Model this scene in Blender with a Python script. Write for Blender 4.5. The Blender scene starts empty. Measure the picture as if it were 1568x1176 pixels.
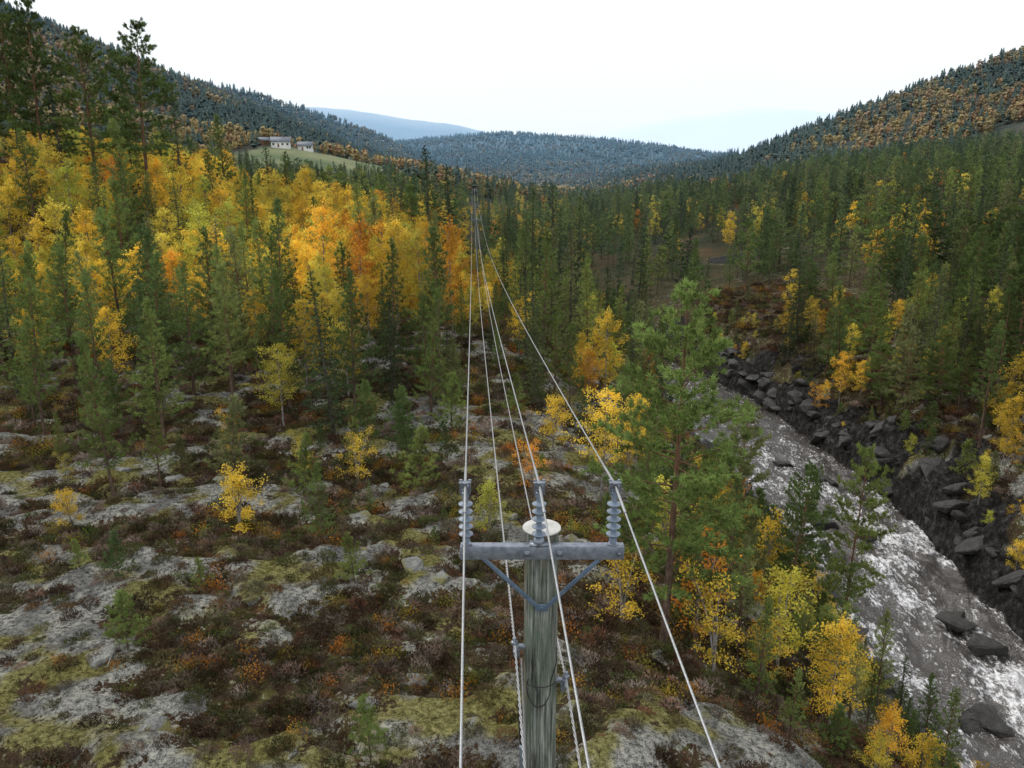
import bpy, bmesh, math, random
import numpy as np
from mathutils import Vector, Matrix
random.seed(7)
scene = bpy.context.scene
COL = scene.collection
CAMZ = 14.0

# ------------------------------------------------------------------ noise
def _hash(xi, yi, seed):
    xi = xi.astype(np.int64).astype(np.uint64); yi = yi.astype(np.int64).astype(np.uint64)
    h = xi*np.uint64(374761393) + yi*np.uint64(668265263) + np.uint64(seed*974634777 % (2**32))
    h &= np.uint64(0xffffffff)
    h = ((h ^ (h >> np.uint64(13)))*np.uint64(1274126177)) & np.uint64(0xffffffff)
    h ^= h >> np.uint64(16)
    return (h & np.uint64(0xffffff)).astype(np.float64)/float(0xffffff)
def vnoise(x, y, seed=0):
    x = np.asarray(x, float); y = np.asarray(y, float)
    xi = np.floor(x); yi = np.floor(y); fx = x-xi; fy = y-yi
    fx = fx*fx*(3-2*fx); fy = fy*fy*(3-2*fy)
    a = _hash(xi, yi, seed); b = _hash(xi+1, yi, seed); c = _hash(xi, yi+1, seed); d = _hash(xi+1, yi+1, seed)
    return (a*(1-fx)+b*fx)*(1-fy)+(c*(1-fx)+d*fx)*fy
def fbm(x, y, o=4, seed=0):
    s = 0; a = .5; t = 0
    for i in range(o):
        s = s+a*vnoise(x*2**i+17.3*i, y*2**i-9.1*i, seed+i); t += a; a *= .5
    return s/t
def sst(a, b, v):
    t = np.clip((np.asarray(v, float)-a)/(b-a), 0, 1); return t*t*(3-2*t)
def smax(a, b, k): return .5*(a+b+np.sqrt((a-b)**2+k*k))

# ------------------------------------------------------------------ terrain
RY = [-80, 0, 40, 60, 100, 110, 121, 135, 150, 200, 300, 500, 900, 2000, 20000]
RX = [37, 33, 31.2, 31.0, 30.2, 28.2, 24.6, 19.0, 14, 9, 16, 40, 70, 200, 300]
def river_x(y): return np.interp(y, RY, RX) + .8*np.sin(np.asarray(y, float)/9.)
def ridge(x, y, pts, slope):
    best = np.full(np.shape(x), -1e9)
    for (ax, ay, az), (bx, by, bz) in zip(pts[:-1], pts[1:]):
        dx, dy = bx-ax, by-ay
        t = np.clip(((x-ax)*dx+(y-ay)*dy)/(dx*dx+dy*dy), 0, 1)
        d = np.hypot(x-(ax+t*dx), y-(ay+t*dy))
        best = np.maximum(best, az+t*(bz-az)-slope*d)
    return best
L1 = [(-600, 650, 194), (-500, 740, 168), (-462, 800, 147), (-446, 850, 130), (-425, 950, 118), (-415, 1050, 119), (-375, 1250, 117), (-290, 1450, 90), (-176, 1600, 42), (-51, 1700, -5)]
SPUR = [(-330, 560, 62), (-150, 500, 31), (-60, 440, 3)]
L2 = [(-1700, 3600, 300), (-1140, 3800, 290), (-950, 3800, 296), (-760, 3800, 292), (-570, 3800, 268), (-430, 3800, 242), (-228, 3800, 174), (0, 3800, 120), (300, 3800, 30)]
L3 = [(-420, 2500, 60), (-250, 2300, 84), (-134, 2300, 100), (0, 2200, 104), (114, 2200, 84), (290, 2200, 55), (466, 2200, 38), (660, 2200, 30), (1200, 2400, 30)]
L4 = [(560, 480, 165), (470, 650, 130), (453, 750, 106), (473, 850, 95), (473, 950, 75), (467, 1050, 62), (378, 1150, 47), (324, 1200, 36), (254, 1200, 18), (168, 1200, 2), (108, 1200, -14)]
L5 = [(-200, 9000, 150), (630, 9000, 340), (1548, 9000, 540), (2583, 9000, 670), (3285, 9000, 670), (4000, 9000, 560), (5600, 9000, 300)]
def rockmask(x, y):
    a = fbm(x/6.5, y/3.6, 3, 11); b = fbm(x/1.5, y/1.0, 4, 23)
    return sst(.44, .60, a*.58+b*.42)*(1-sst(60, 90, y)*.7)
def terrain(x, y):
    x = np.asarray(x, float); y = np.asarray(y, float)
    d = x-river_x(y)
    wob = (fbm(x/7, y/7, 3, 5)-.5)*5.0*(1-np.exp(-np.abs(d)/12))
    s = np.abs(d)+wob*np.clip((np.abs(d)-5)/4, 0, 1)
    s = s-np.interp(y, [30, 60, 105, 118], [0, .5, .8, .3])
    s = np.maximum(s, 0)
    left = np.interp(s, [0, 5.2, 6.3, 8.2, 11.5, 16, 21, 25, 30, 40], [-21, -19, -17.9, -16.9, -14.2, -9.0, -4.6, -1.8, -.2, 0])
    right = np.interp(s, [0, 5.2, 5.9, 7.0, 9, 12, 30, 100, 200, 500, 3000], [-21, -19, -16.4, -14.2, -12.9, -10.6, -7.2, 6.5, 18, 24, 24])
    P = np.interp(y, [0, 60, 120, 250, 500, 900], [0, 0, -3, -8, -13, -15])
    left = left+P*sst(8, 31, s)
    v = .5*np.maximum(0, -x-8)
    hl = 24*(1-np.exp(-v/21))*sst(48, 98, y)*np.interp(y, [0, 120, 220, 400, 520], [1, 1, .7, .7, .9])
    z = np.where(d < 0, left+hl, right)
    z = np.maximum(z, np.interp(y, [0, 150, 200, 230], [-30, -30, -14, -11]))
    z = z + (fbm(x/28, y/28, 3, 31)-.5)*np.interp(y, [20, 60, 130], [1.2, 3.0, 5])*sst(8, 22, s)
    far = (fbm(x/160, y/160, 4, 41)-.5)*sst(150, 600, y)
    z = z+far*16
    h = ridge(x, y, L1, .4); h = np.maximum(h, ridge(x, y, SPUR, .22))
    h = np.maximum(h, ridge(x, y, L4, .4))
    h3 = ridge(x, y, L3, .1); h2 = ridge(x, y, L2, .2); h5 = ridge(x, y, L5, .3)
    n = fbm(x/240, y/240, 5, 51)-.5
    h = h+n*np.clip(y/60, 0, 16)
    h = np.maximum(h, h3+n*22); h = np.maximum(h, h2+n*34); h = np.maximum(h, h5+n*70)
    z = smax(z, h, 5)
    near = 1-sst(90, 180, y)
    r = rockmask(x, y)
    bank = sst(4.6, 6.2, s)*(1-sst(9.5, 13, s))
    z = z + near*(1-bank)*sst(9, 14, s)*(r*.34+(fbm(x/1.9, y/1.5, 4, 61)-.5)*.6)
    q = (fbm(x/5.2+.12*y, y/3.4, 3, 71)+.12*fbm(x, y, 2, 74))*6; bl = (np.floor(q)+sst(.6, 1, q-np.floor(q)))/6
    q2 = fbm(x/1.7, y/1.4+.3*x, 2, 73)*4; bl2 = (np.floor(q2)+sst(.4, 1, q2-np.floor(q2)))/4
    amp = np.where(d < 0, .3, 1.0)
    z = z+near*bank*amp*((bl-.5)*5.0+(bl2-.5)*1.2+(fbm(x/.8, y/.8, 3, 72)-.5)*.9)
    return z
def tz(x, y): return float(terrain(np.array([x], float), np.array([y], float))[0])
def field_mask(x, y):
    u = (x+108)/56; w = (y-462-(x+108)*.25)/44
    rr = np.sqrt(u*u+w*w)+(fbm(x/18, y/18, 2, 91)-.5)*.5
    return 1-sst(.9, 1.0, rr)
def clr(x, y):
    a = np.maximum(1-np.sqrt(((x-45)/13)**2+((y-127)/26)**2), 1-np.sqrt(((x-55)/11)**2+((y-187)/13)**2))
    return np.maximum(a, 1-np.sqrt(((x-97)/9)**2+((y-160)/11)**2))

# ------------------------------------------------------------------ mesh helpers
def mesh_from(name, chunks, mats, smooth=False):
    vs = []; loops = []; starts = []; mi = []; off = 0; ls = 0
    for V, F, m in chunks:
        V = np.asarray(V, float); F = np.asarray(F, int)
        if len(F) == 0: continue
        vs.append(V); loops.append((F+off).ravel()); k, n = F.shape
        starts.append(ls+np.arange(k)*n); mi.append(np.full(k, m))
        ls += k*n; off += len(V)
    V = np.concatenate(vs); lo = np.concatenate(loops); st = np.concatenate(starts); mi = np.concatenate(mi)
    me = bpy.data.meshes.new(name)
    me.vertices.add(len(V)); me.vertices.foreach_set('co', V.ravel())
    me.loops.add(len(lo)); me.loops.foreach_set('vertex_index', lo.astype(np.int32))
    me.polygons.add(len(st)); me.polygons.foreach_set('loop_start', st.astype(np.int32))
    me.polygons.foreach_set('material_index', mi.astype(np.int32))
    if smooth: me.polygons.foreach_set('use_smooth', np.ones(len(st), bool))
    me.update(calc_edges=True)
    for m in mats: me.materials.append(m)
    return me
def add_obj(name, me, loc=(0, 0, 0), rot=(0, 0, 0), scale=1, parent=None):
    o = bpy.data.objects.new(name, me); COL.objects.link(o)
    o.location = loc; o.rotation_euler = rot
    o.scale = (scale,)*3 if not hasattr(scale, '__len__') else scale
    if parent: o.parent = parent
    return o
def tube(pts, radii, sides=6):
    pts = np.asarray(pts, float); n = len(pts); radii = np.asarray(radii, float)
    tan = np.gradient(pts, axis=0); tan /= np.linalg.norm(tan, axis=1)[:, None]+1e-9
    m = np.abs(tan.mean(0)); ref = np.eye(3)[int(np.argmin(m))]
    a = np.cross(tan, ref); a /= np.linalg.norm(a, axis=1)[:, None]+1e-9; b = np.cross(tan, a)
    th = np.arange(sides)*2*np.pi/sides
    V = pts[:, None, :]+radii[:, None, None]*(np.cos(th)[None, :, None]*a[:, None, :]+np.sin(th)[None, :, None]*b[:, None, :])
    i = np.arange(n-1)[:, None]; j = np.arange(sides)[None, :]; j2 = (j+1) % sides
    F = np.stack([(i*sides+j).ravel(), (i*sides+j2).ravel(), ((i+1)*sides+j2).ravel(), ((i+1)*sides+j).ravel()], 1)
    return V.reshape(-1, 3), F
def needles(C, D, n, L, W, spread, rng, jit=.25):
    C = np.repeat(C, n, 0); D = np.repeat(D, n, 0)
    N = len(C)
    d = D+rng.normal(0, spread, (N, 3)); d /= np.linalg.norm(d, axis=1)[:, None]+1e-9
    p = np.cross(d, rng.normal(0, 1, (N, 3))); p /= np.linalg.norm(p, axis=1)[:, None]+1e-9
    l = L*rng.uniform(.6, 1.2, N)[:, None]
    c = C+rng.normal(0, L*jit, (N, 3))
    V = np.stack([c-p*W*.5, c+p*W*.5, c+d*l], 1).reshape(-1, 3)
    return V, np.arange(3*N).reshape(-1, 3)
def leaves(C, size, rng, flat=.6):
    N = len(C)
    a = rng.normal(0, 1, (N, 3)); a /= np.linalg.norm(a, axis=1)[:, None]
    b = np.cross(a, rng.normal(0, 1, (N, 3))); b /= np.linalg.norm(b, axis=1)[:, None]
    s = size*rng.uniform(.6, 1.25, N)[:, None]
    V = np.stack([C-a*s, C-b*s*flat, C+a*s, C+b*s*flat], 1).reshape(-1, 3)
    return V, np.arange(4*N).reshape(-1, 4)

# ------------------------------------------------------------------ materials
def new_mat(name):
    m = bpy.data.materials.new(name); m.use_nodes = True
    nt = m.node_tree; nt.nodes.clear()
    out = nt.nodes.new('ShaderNodeOutputMaterial')
    return m, nt, out
def N(nt, t, **kw):
    n = nt.nodes.new(t)
    for k, v in kw.items(): setattr(n, k, v)
    return n
def ramp(nt, stops, fac=None, interp='LINEAR'):
    r = N(nt, 'ShaderNodeValToRGB'); r.color_ramp.interpolation = interp
    e = r.color_ramp.elements
    while len(e) > 1: e.remove(e[0])
    e[0].position = stops[0][0]; c = stops[0][1]; e[0].color = (*c, 1)
    for p, c in stops[1:]:
        x = e.new(p); x.color = (*c, 1)
    if fac is not None: nt.links.new(fac, r.inputs[0])
    return r.outputs[0]
def g(v): return (v, v, v)
def mix(nt, f, a, b, mode='MIX'):
    m = N(nt, 'ShaderNodeMix', data_type='RGBA', blend_type=mode)
    for s, v in ((0, f), (6, a), (7, b)):
        if isinstance(v, (int, float)): m.inputs[s].default_value = v
        elif isinstance(v, tuple): m.inputs[s].default_value = (*v, 1)
        else: nt.links.new(v, m.inputs[s])
    return m.outputs[2]
def math_(nt, op, a, b=None, c=None, clamp=False):
    m = N(nt, 'ShaderNodeMath', operation=op); m.use_clamp = clamp
    for i, v in enumerate((a, b, c)):
        if v is None: continue
        if isinstance(v, (int, float)): m.inputs[i].default_value = v
        else: nt.links.new(v, m.inputs[i])
    return m.outputs[0]
def pos(nt):
    return N(nt, 'ShaderNodeNewGeometry').outputs['Position']
def noise(nt, vec, scale, detail=4, rough=.55, out='Fac'):
    n = N(nt, 'ShaderNodeTexNoise'); n.inputs['Scale'].default_value = scale
    n.inputs['Detail'].default_value = detail; n.inputs['Roughness'].default_value = rough
    nt.links.new(vec, n.inputs['Vector']); return n.outputs[out]
def attr(nt, nm): return N(nt, 'ShaderNodeAttribute', attribute_name=nm).outputs['Fac']
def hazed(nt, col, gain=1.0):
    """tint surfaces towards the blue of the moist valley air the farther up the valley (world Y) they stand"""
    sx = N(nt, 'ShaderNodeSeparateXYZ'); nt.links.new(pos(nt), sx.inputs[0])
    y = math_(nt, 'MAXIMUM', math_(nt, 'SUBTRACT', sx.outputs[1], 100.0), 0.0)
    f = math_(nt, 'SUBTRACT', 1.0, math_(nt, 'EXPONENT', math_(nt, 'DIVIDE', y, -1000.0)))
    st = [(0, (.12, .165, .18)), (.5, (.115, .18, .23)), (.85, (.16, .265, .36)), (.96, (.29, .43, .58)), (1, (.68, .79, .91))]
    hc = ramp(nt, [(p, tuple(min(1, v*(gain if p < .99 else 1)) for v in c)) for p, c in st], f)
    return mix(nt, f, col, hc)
def foliage_mat(name, stops, trans=.35, nscale=.9, haze=True, up=0., gain=1.5):
    m, nt, out = new_mat(name)
    oi = N(nt, 'ShaderNodeObjectInfo')
    c = ramp(nt, stops, oi.outputs['Random'])
    if up < .5:
        n1 = noise(nt, pos(nt), nscale, 2, .7)
        c = mix(nt, 1.0, c, ramp(nt, [(.32, g(.5)), (.62, g(1.3))], n1), 'MULTIPLY')
    c = mix(nt, 1.0, c, ramp(nt, [(.32, g(.66)), (.66, g(1.28))], noise(nt, pos(nt), .045 if up < .5 else .012, 1, .6)), 'MULTIPLY')
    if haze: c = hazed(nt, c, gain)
    d = N(nt, 'ShaderNodeBsdfDiffuse'); nt.links.new(c, d.inputs[0])
    if up > 0:   # distant crowns: shade as a soft canopy rather than as single facets
        ge = N(nt, 'ShaderNodeNewGeometry'); vm = N(nt, 'ShaderNodeVectorMath', operation='SCALE'); vm.inputs['Scale'].default_value = 1-up; nt.links.new(ge.outputs['Normal'], vm.inputs[0])
        va = N(nt, 'ShaderNodeVectorMath', operation='ADD'); nt.links.new(vm.outputs[0], va.inputs[0]); va.inputs[1].default_value = (0, -up*.35, up)
        vn = N(nt, 'ShaderNodeVectorMath', operation='NORMALIZE'); nt.links.new(va.outputs[0], vn.inputs[0]); nt.links.new(vn.outputs[0], d.inputs['Normal'])
    if trans > 0:
        t = N(nt, 'ShaderNodeBsdfTranslucent'); ms = N(nt, 'ShaderNodeMixShader'); nt.links.new(c, t.inputs[0]); ms.inputs[0].default_value = trans
        nt.links.new(d.outputs[0], ms.inputs[1]); nt.links.new(t.outputs[0], ms.inputs[2]); nt.links.new(ms.outputs[0], out.inputs[0])
    else: nt.links.new(d.outputs[0], out.inputs[0])
    return m
def bark_mat(name, lo, hi, split=None, sc=6):
    m, nt, out = new_mat(name)
    tc = N(nt, 'ShaderNodeTexCoord')
    mp = N(nt, 'ShaderNodeMapping'); mp.inputs['Scale'].default_value = (1, 1, .35); nt.links.new(tc.outputs['Object'], mp.inputs[0])
    n = noise(nt, mp.outputs[0], sc, 2, .65)
    c = ramp(nt, [(.35, lo), (.65, hi)], n)
    if split:
        sx = N(nt, 'ShaderNodeSeparateXYZ'); nt.links.new(tc.outputs['Object'], sx.inputs[0])
        f = math_(nt, 'MULTIPLY', math_(nt, 'SUBTRACT', sx.outputs[2], 3.0), .3, clamp=True)
        c = mix(nt, f, c, mix(nt, n, (.12, .07, .045), (.23, .13, .08)))
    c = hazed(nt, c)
    b = N(nt, 'ShaderNodeBsdfDiffuse')
    nt.links.new(c, b.inputs[0]); nt.links.new(b.outputs[0], out.inputs[0])
    return m
M_pine = foliage_mat('pine_needles', [(0, (.085, .13, .048)), (.3, (.13, .185, .060)), (.6, (.17, .23, .068)), (.85, (.23, .275, .08)), (1, (.20, .21, .10))], .2)
M_spruce = foliage_mat('spruce_needles', [(0, (.042, .070, .038)), (.4, (.075, .110, .048)), (.8, (.125, .16, .06)), (1, (.17, .165, .08))], 0)
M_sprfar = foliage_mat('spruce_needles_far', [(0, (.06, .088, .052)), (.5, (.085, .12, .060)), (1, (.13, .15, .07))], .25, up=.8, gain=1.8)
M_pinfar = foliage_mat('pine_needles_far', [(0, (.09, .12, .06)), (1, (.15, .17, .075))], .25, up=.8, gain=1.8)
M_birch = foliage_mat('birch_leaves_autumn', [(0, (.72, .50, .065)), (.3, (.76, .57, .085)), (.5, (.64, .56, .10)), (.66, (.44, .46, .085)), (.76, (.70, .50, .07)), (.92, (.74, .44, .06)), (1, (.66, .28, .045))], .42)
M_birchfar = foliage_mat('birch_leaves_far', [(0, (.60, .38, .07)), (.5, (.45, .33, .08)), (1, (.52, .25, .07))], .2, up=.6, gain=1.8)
M_pbark = bark_mat('pine_bark', (.07, .05, .04), (.17, .12, .09), split=True)
M_sbark = bark_mat('spruce_bark', (.06, .05, .045), (.14, .12, .10))
M_bbark = bark_mat('birch_bark', (.12, .11, .10), (.38, .36, .33), sc=9)
M_heather = foliage_mat('heather_leaves', [(0, (.060, .045, .030)), (.22, (.125, .075, .050)), (.4, (.080, .090, .034)), (.55, (.21, .155, .13)), (.75, (.10, .12, .042)), (.88, (.20, .10, .06)), (1, (.34, .28, .235))], 0, haze=False)
M_shrub = foliage_mat('shrub_leaves', [(0, (.10, .15, .035)), (.4, (.35, .24, .04)), (.7, (.42, .14, .03)), (1, (.14, .17, .04))], .3, haze=False)

def ground_material():
    m, nt, out = new_mat('forest_ground')
    p = pos(nt)
    ar = attr(nt, 'rock'); ab = attr(nt, 'bank'); af = attr(nt, 'field'); aw = attr(nt, 'wood'); am = attr(nt, 'moss'); ag = attr(nt, 'grey')
    med = noise(nt, p, 1.5, 4, .65); fine = noise(nt, p, 6.5, 4, .72); vf = noise(nt, p, 34, 3, .75)
    fv = mix(nt, .45, fine, vf)
    heath = ramp(nt, [(.34, (.022, .017, .011)), (.43, (.070, .045, .028)), (.50, (.135, .085, .058)), (.55, (.09, .088, .034)), (.61, (.26, .205, .165)), (.70, (.13, .065, .04))], fv)
    heath = mix(nt, ramp(nt, [(.48, g(0)), (.58, g(.75))], med), heath, mix(nt, vf, (.03, .035, .01), (.26, .26, .085)))
    rockc = ramp(nt, [(.35, (.022, .022, .020)), (.43, (.14, .14, .13)), (.49, (.32, .32, .29)), (.55, (.58, .57, .50)), (.64, (.76, .74, .62))], fv)
    rockc = mix(nt, ag, rockc, ramp(nt, [(.38, (.05, .05, .05)), (.5, (.19, .188, .18)), (.62, (.40, .395, .37))], fv))
    moss = ramp(nt, [(.36, (.03, .032, .010)), (.5, (.22, .20, .045)), (.62, (.50, .45, .14))], fv)
    rockc = mix(nt, am, rockc, moss)
    rr = math_(nt, 'ADD', ar, math_(nt, 'MULTIPLY', math_(nt, 'SUBTRACT', fine, .5), 3.2))
    rr = math_(nt, 'ADD', rr, math_(nt, 'MULTIPLY', math_(nt, 'SUBTRACT', med, .5), 2.4))
    rf = ramp(nt, [(.38, g(0)), (.52, g(1))], rr)
    c = mix(nt, rf, heath, rockc)
    bankc = ramp(nt, [(.36, (.012, .011, .010)), (.47, (.035, .033, .031)), (.55, (.08, .077, .074)), (.66, (.24, .23, .21))], mix(nt, .5, med, fv))
    c = mix(nt, ramp(nt, [(.35, g(0)), (.6, g(1))], math_(nt, 'ADD', ab, math_(nt, 'MULTIPLY', math_(nt, 'SUBTRACT', fine, .5), 1.2))), c, bankc)
    woodc = ramp(nt, [(.3, (.035, .042, .022)), (.5, (.075, .072, .036)), (.62, (.13, .085, .045)), (.75, (.19, .16, .08))], noise(nt, p, .05, 4, .75))
    c = mix(nt, aw, c, woodc)
    c = mix(nt, af, c, mix(nt, attr(nt, 'fieldtone'), (.17, .21, .075), (.36, .36, .16)))
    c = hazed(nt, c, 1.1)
    b = N(nt, 'ShaderNodeBsdfDiffuse'); b.inputs['Roughness'].default_value = .5
    nt.links.new(c, b.inputs[0]); nt.links.new(b.outputs[0], out.inputs[0])
    hh = math_(nt, 'ADD', math_(nt, 'MULTIPLY', fine, 1.1), math_(nt, 'MULTIPLY', vf, .35))
    bp = N(nt, 'ShaderNodeBump'); bp.inputs['Strength'].default_value = 1.0; bp.inputs['Distance'].default_value = .34
    nt.links.new(hh, bp.inputs['Height']); nt.links.new(bp.outputs[0], b.inputs['Normal'])
    return m
M_ground = ground_material()
def rock_mat(name, stops, mossy):
    m, nt, out = new_mat(name)
    p = pos(nt); a = noise(nt, p, 2.0, 5, .75); b2 = noise(nt, p, 14, 3, .75)
    c = ramp(nt, stops, mix(nt, .5, a, b2))
    if mossy: c = mix(nt, ramp(nt, [(.50, g(0)), (.58, g(.9))], noise(nt, p, 1.4, 3)), c, (.16, .15, .04))
    b = N(nt, 'ShaderNodeBsdfPrincipled'); b.inputs['Roughness'].default_value = .6
    nt.links.new(c, b.inputs['Base Color']); nt.links.new(b.outputs[0], out.inputs[0])
    bp = N(nt, 'ShaderNodeBump'); bp.inputs['Strength'].default_value = 1.0; bp.inputs['Distance'].default_value = .15
    nt.links.new(mix(nt, .5, a, b2), bp.inputs['Height']); nt.links.new(bp.outputs[0], b.inputs['Normal'])
    return m
M_rock = rock_mat('wet_rock', [(.3, (.012, .011, .010)), (.48, (.034, .032, .030)), (.6, (.08, .076, .072)), (.75, (.20, .19, .175))], False)
M_lichen = rock_mat('lichen_rock', [(.3, (.04, .04, .04)), (.45, (.13, .13, .125)), (.56, (.26, .26, .24)), (.7, (.46, .45, .39))], True)

# ------------------------------------------------------------------ ground sheet
def axis(lo, hi, d, lo_end, hi_end, gr):
    a = list(np.arange(lo, hi, d)); s = d; v = a[-1]
    while v < hi_end: s *= gr; v += s; a.append(v)
    s = d; v = lo; b = []
    while v > lo_end: s *= gr; v -= s; b.append(v)
    return np.array(b[::-1]+a)
xs = axis(-26, 44, .24, -7000, 8000, 1.05)
ys = list(np.arange(9, 62, .24))+list(np.arange(62, 140, .42))
s = .5; v = ys[-1]
while v < 11000: s *= 1.045; v += s; ys.append(v)
b = []; s = .3; v = 9
while v > -90: s *= 1.12; v -= s; b.append(v)
ys = np.array(b[::-1]+ys)
X, Y = np.meshgrid(xs, ys)
Z = terrain(X, Y)
nx, ny = len(xs), len(ys)
idx = np.arange(nx*ny).reshape(ny, nx)
F = np.stack([idx[:-1, :-1].ravel(), idx[:-1, 1:].ravel(), idx[1:, 1:].ravel(), idx[1:, :-1].ravel()], 1)
me = mesh_from('ground', [(np.stack([X.ravel(), Y.ravel(), Z.ravel()], 1), F, 0)], [M_ground], smooth=True)
D = np.abs(X-river_x(Y))
bank = (1-sst(8.5, 12, D+(fbm(X/4, Y/4, 4, 77)-.5)*14))*(1-sst(150, 185, Y)); bank = np.maximum(bank, 1.0*(D < 6.5))
CL = clr(X, Y)
cliff = np.exp(-(((X-54)/9)**2+((Y-188)/9)**2)); bank = np.maximum(bank, sst(.4, .7, cliff+fbm(X/5, Y/5, 3, 3)*.3-.1))
mossa = sst(.51, .59, fbm(X/1.7, Y/1.5, 4, 211))*.85; greya = sst(.50, .60, fbm(X/1.1, Y/.8, 4, 223))*.8
for nm, arr in (('rock', rockmask(X, Y)*(1-sst(0, .3, CL)*.6)), ('bank', bank), ('field', field_mask(X, Y)), ('wood', sst(110, 200, Y)*(1-sst(0, .2, CL))), ('moss', mossa), ('grey', greya), ('fieldtone', sst(.35, .65, fbm(X/22, Y/9, 3, 231)))):
    at = me.attributes.new(nm, 'FLOAT', 'POINT'); at.data.foreach_set('value', arr.ravel().astype(np.float32))
add_obj('ground', me)

# ------------------------------------------------------------------ river
def water_mat():
    m, nt, out = new_mat('river_water')
    p = pos(nt)
    mp = N(nt, 'ShaderNodeMapping'); mp.inputs['Scale'].default_value = (1, .42, 1); nt.links.new(p, mp.inputs[0])
    n1 = noise(nt, mp.outputs[0], 1.2, 5, .76); n2 = noise(nt, mp.outputs[0], 4.2, 4, .75)
    nn = mix(nt, .5, n1, n2)
    f = math_(nt, 'ADD', attr(nt, 'foam'), math_(nt, 'MULTIPLY', math_(nt, 'SUBTRACT', nn, .5), 4.6))
    ff = ramp(nt, [(.36, g(0)), (.50, g(.45)), (.80, g(1))], f)
    w = N(nt, 'ShaderNodeBsdfPrincipled'); w.inputs['Base Color'].default_value = (.050, .042, .036, 1); w.inputs['Roughness'].default_value = .08; w.inputs['IOR'].default_value = 1.5
    w.inputs['Specular IOR Level'].default_value = 1.0
    d = N(nt, 'ShaderNodeBsdfPrincipled'); d.inputs['Roughness'].default_value = .7
    nt.links.new(ramp(nt, [(.38, (.22, .21, .21)), (.5, (.55, .54, .55)), (.6, (.90, .90, .92))], n2), d.inputs['Base Color'])
    bp = N(nt, 'ShaderNodeBump'); bp.inputs['Strength'].default_value = 1.0; bp.inputs['Distance'].default_value = .30
    nt.links.new(nn, bp.inputs['Height'])
    nt.links.new(bp.outputs[0], w.inputs['Normal']); nt.links.new(bp.outputs[0], d.inputs['Normal'])
    ms = N(nt, 'ShaderNodeMixShader'); nt.links.new(ff, ms.inputs[0]); nt.links.new(w.outputs[0], ms.inputs[1]); nt.links.new(d.outputs[0], ms.inputs[2])
    nt.links.new(ms.outputs[0], out.inputs[0]); return m
yy = np.arange(-30, 172, .22); oo = np.linspace(-9, 9, 90)
O, YY = np.meshgrid(oo, yy); XX = O+river_x(YY)
rap = np.interp(YY, [0, 70, 80, 88, 96, 420], [1, 1, .8, .5, .25, .15])
tur = fbm(XX/1.7, YY/2.6, 4, 101)
ZZ = -17.9+(tur-.5)*1.5*rap+(fbm(XX/.5, YY/.8, 3, 107)-.5)*.4*(rap+.15)+np.interp(YY, [0, 55, 60, 72, 76, 200], [-.4, -.3, -.1, 0, .2, .2])
foam = .04+.22*rap+1.0*rap*(fbm(XX/2.2, YY/5, 3, 111)-.5)*1.6+.6*rap*(tur-.5)+.10*sst(3, 6, np.abs(O))*rap
nx2, ny2 = len(oo), len(yy); idx = np.arange(nx2*ny2).reshape(ny2, nx2)
F = np.stack([idx[:-1, :-1].ravel(), idx[:-1, 1:].ravel(), idx[1:, 1:].ravel(), idx[1:, :-1].ravel()], 1)
mw = mesh_from('river_water', [(np.stack([XX.ravel(), YY.ravel(), ZZ.ravel()], 1), F, 0)], [water_mat()], smooth=True)
at = mw.attributes.new('foam', 'FLOAT', 'POINT'); at.data.foreach_set('value', foam.ravel().astype(np.float32))
add_obj('river', mw)

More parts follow.
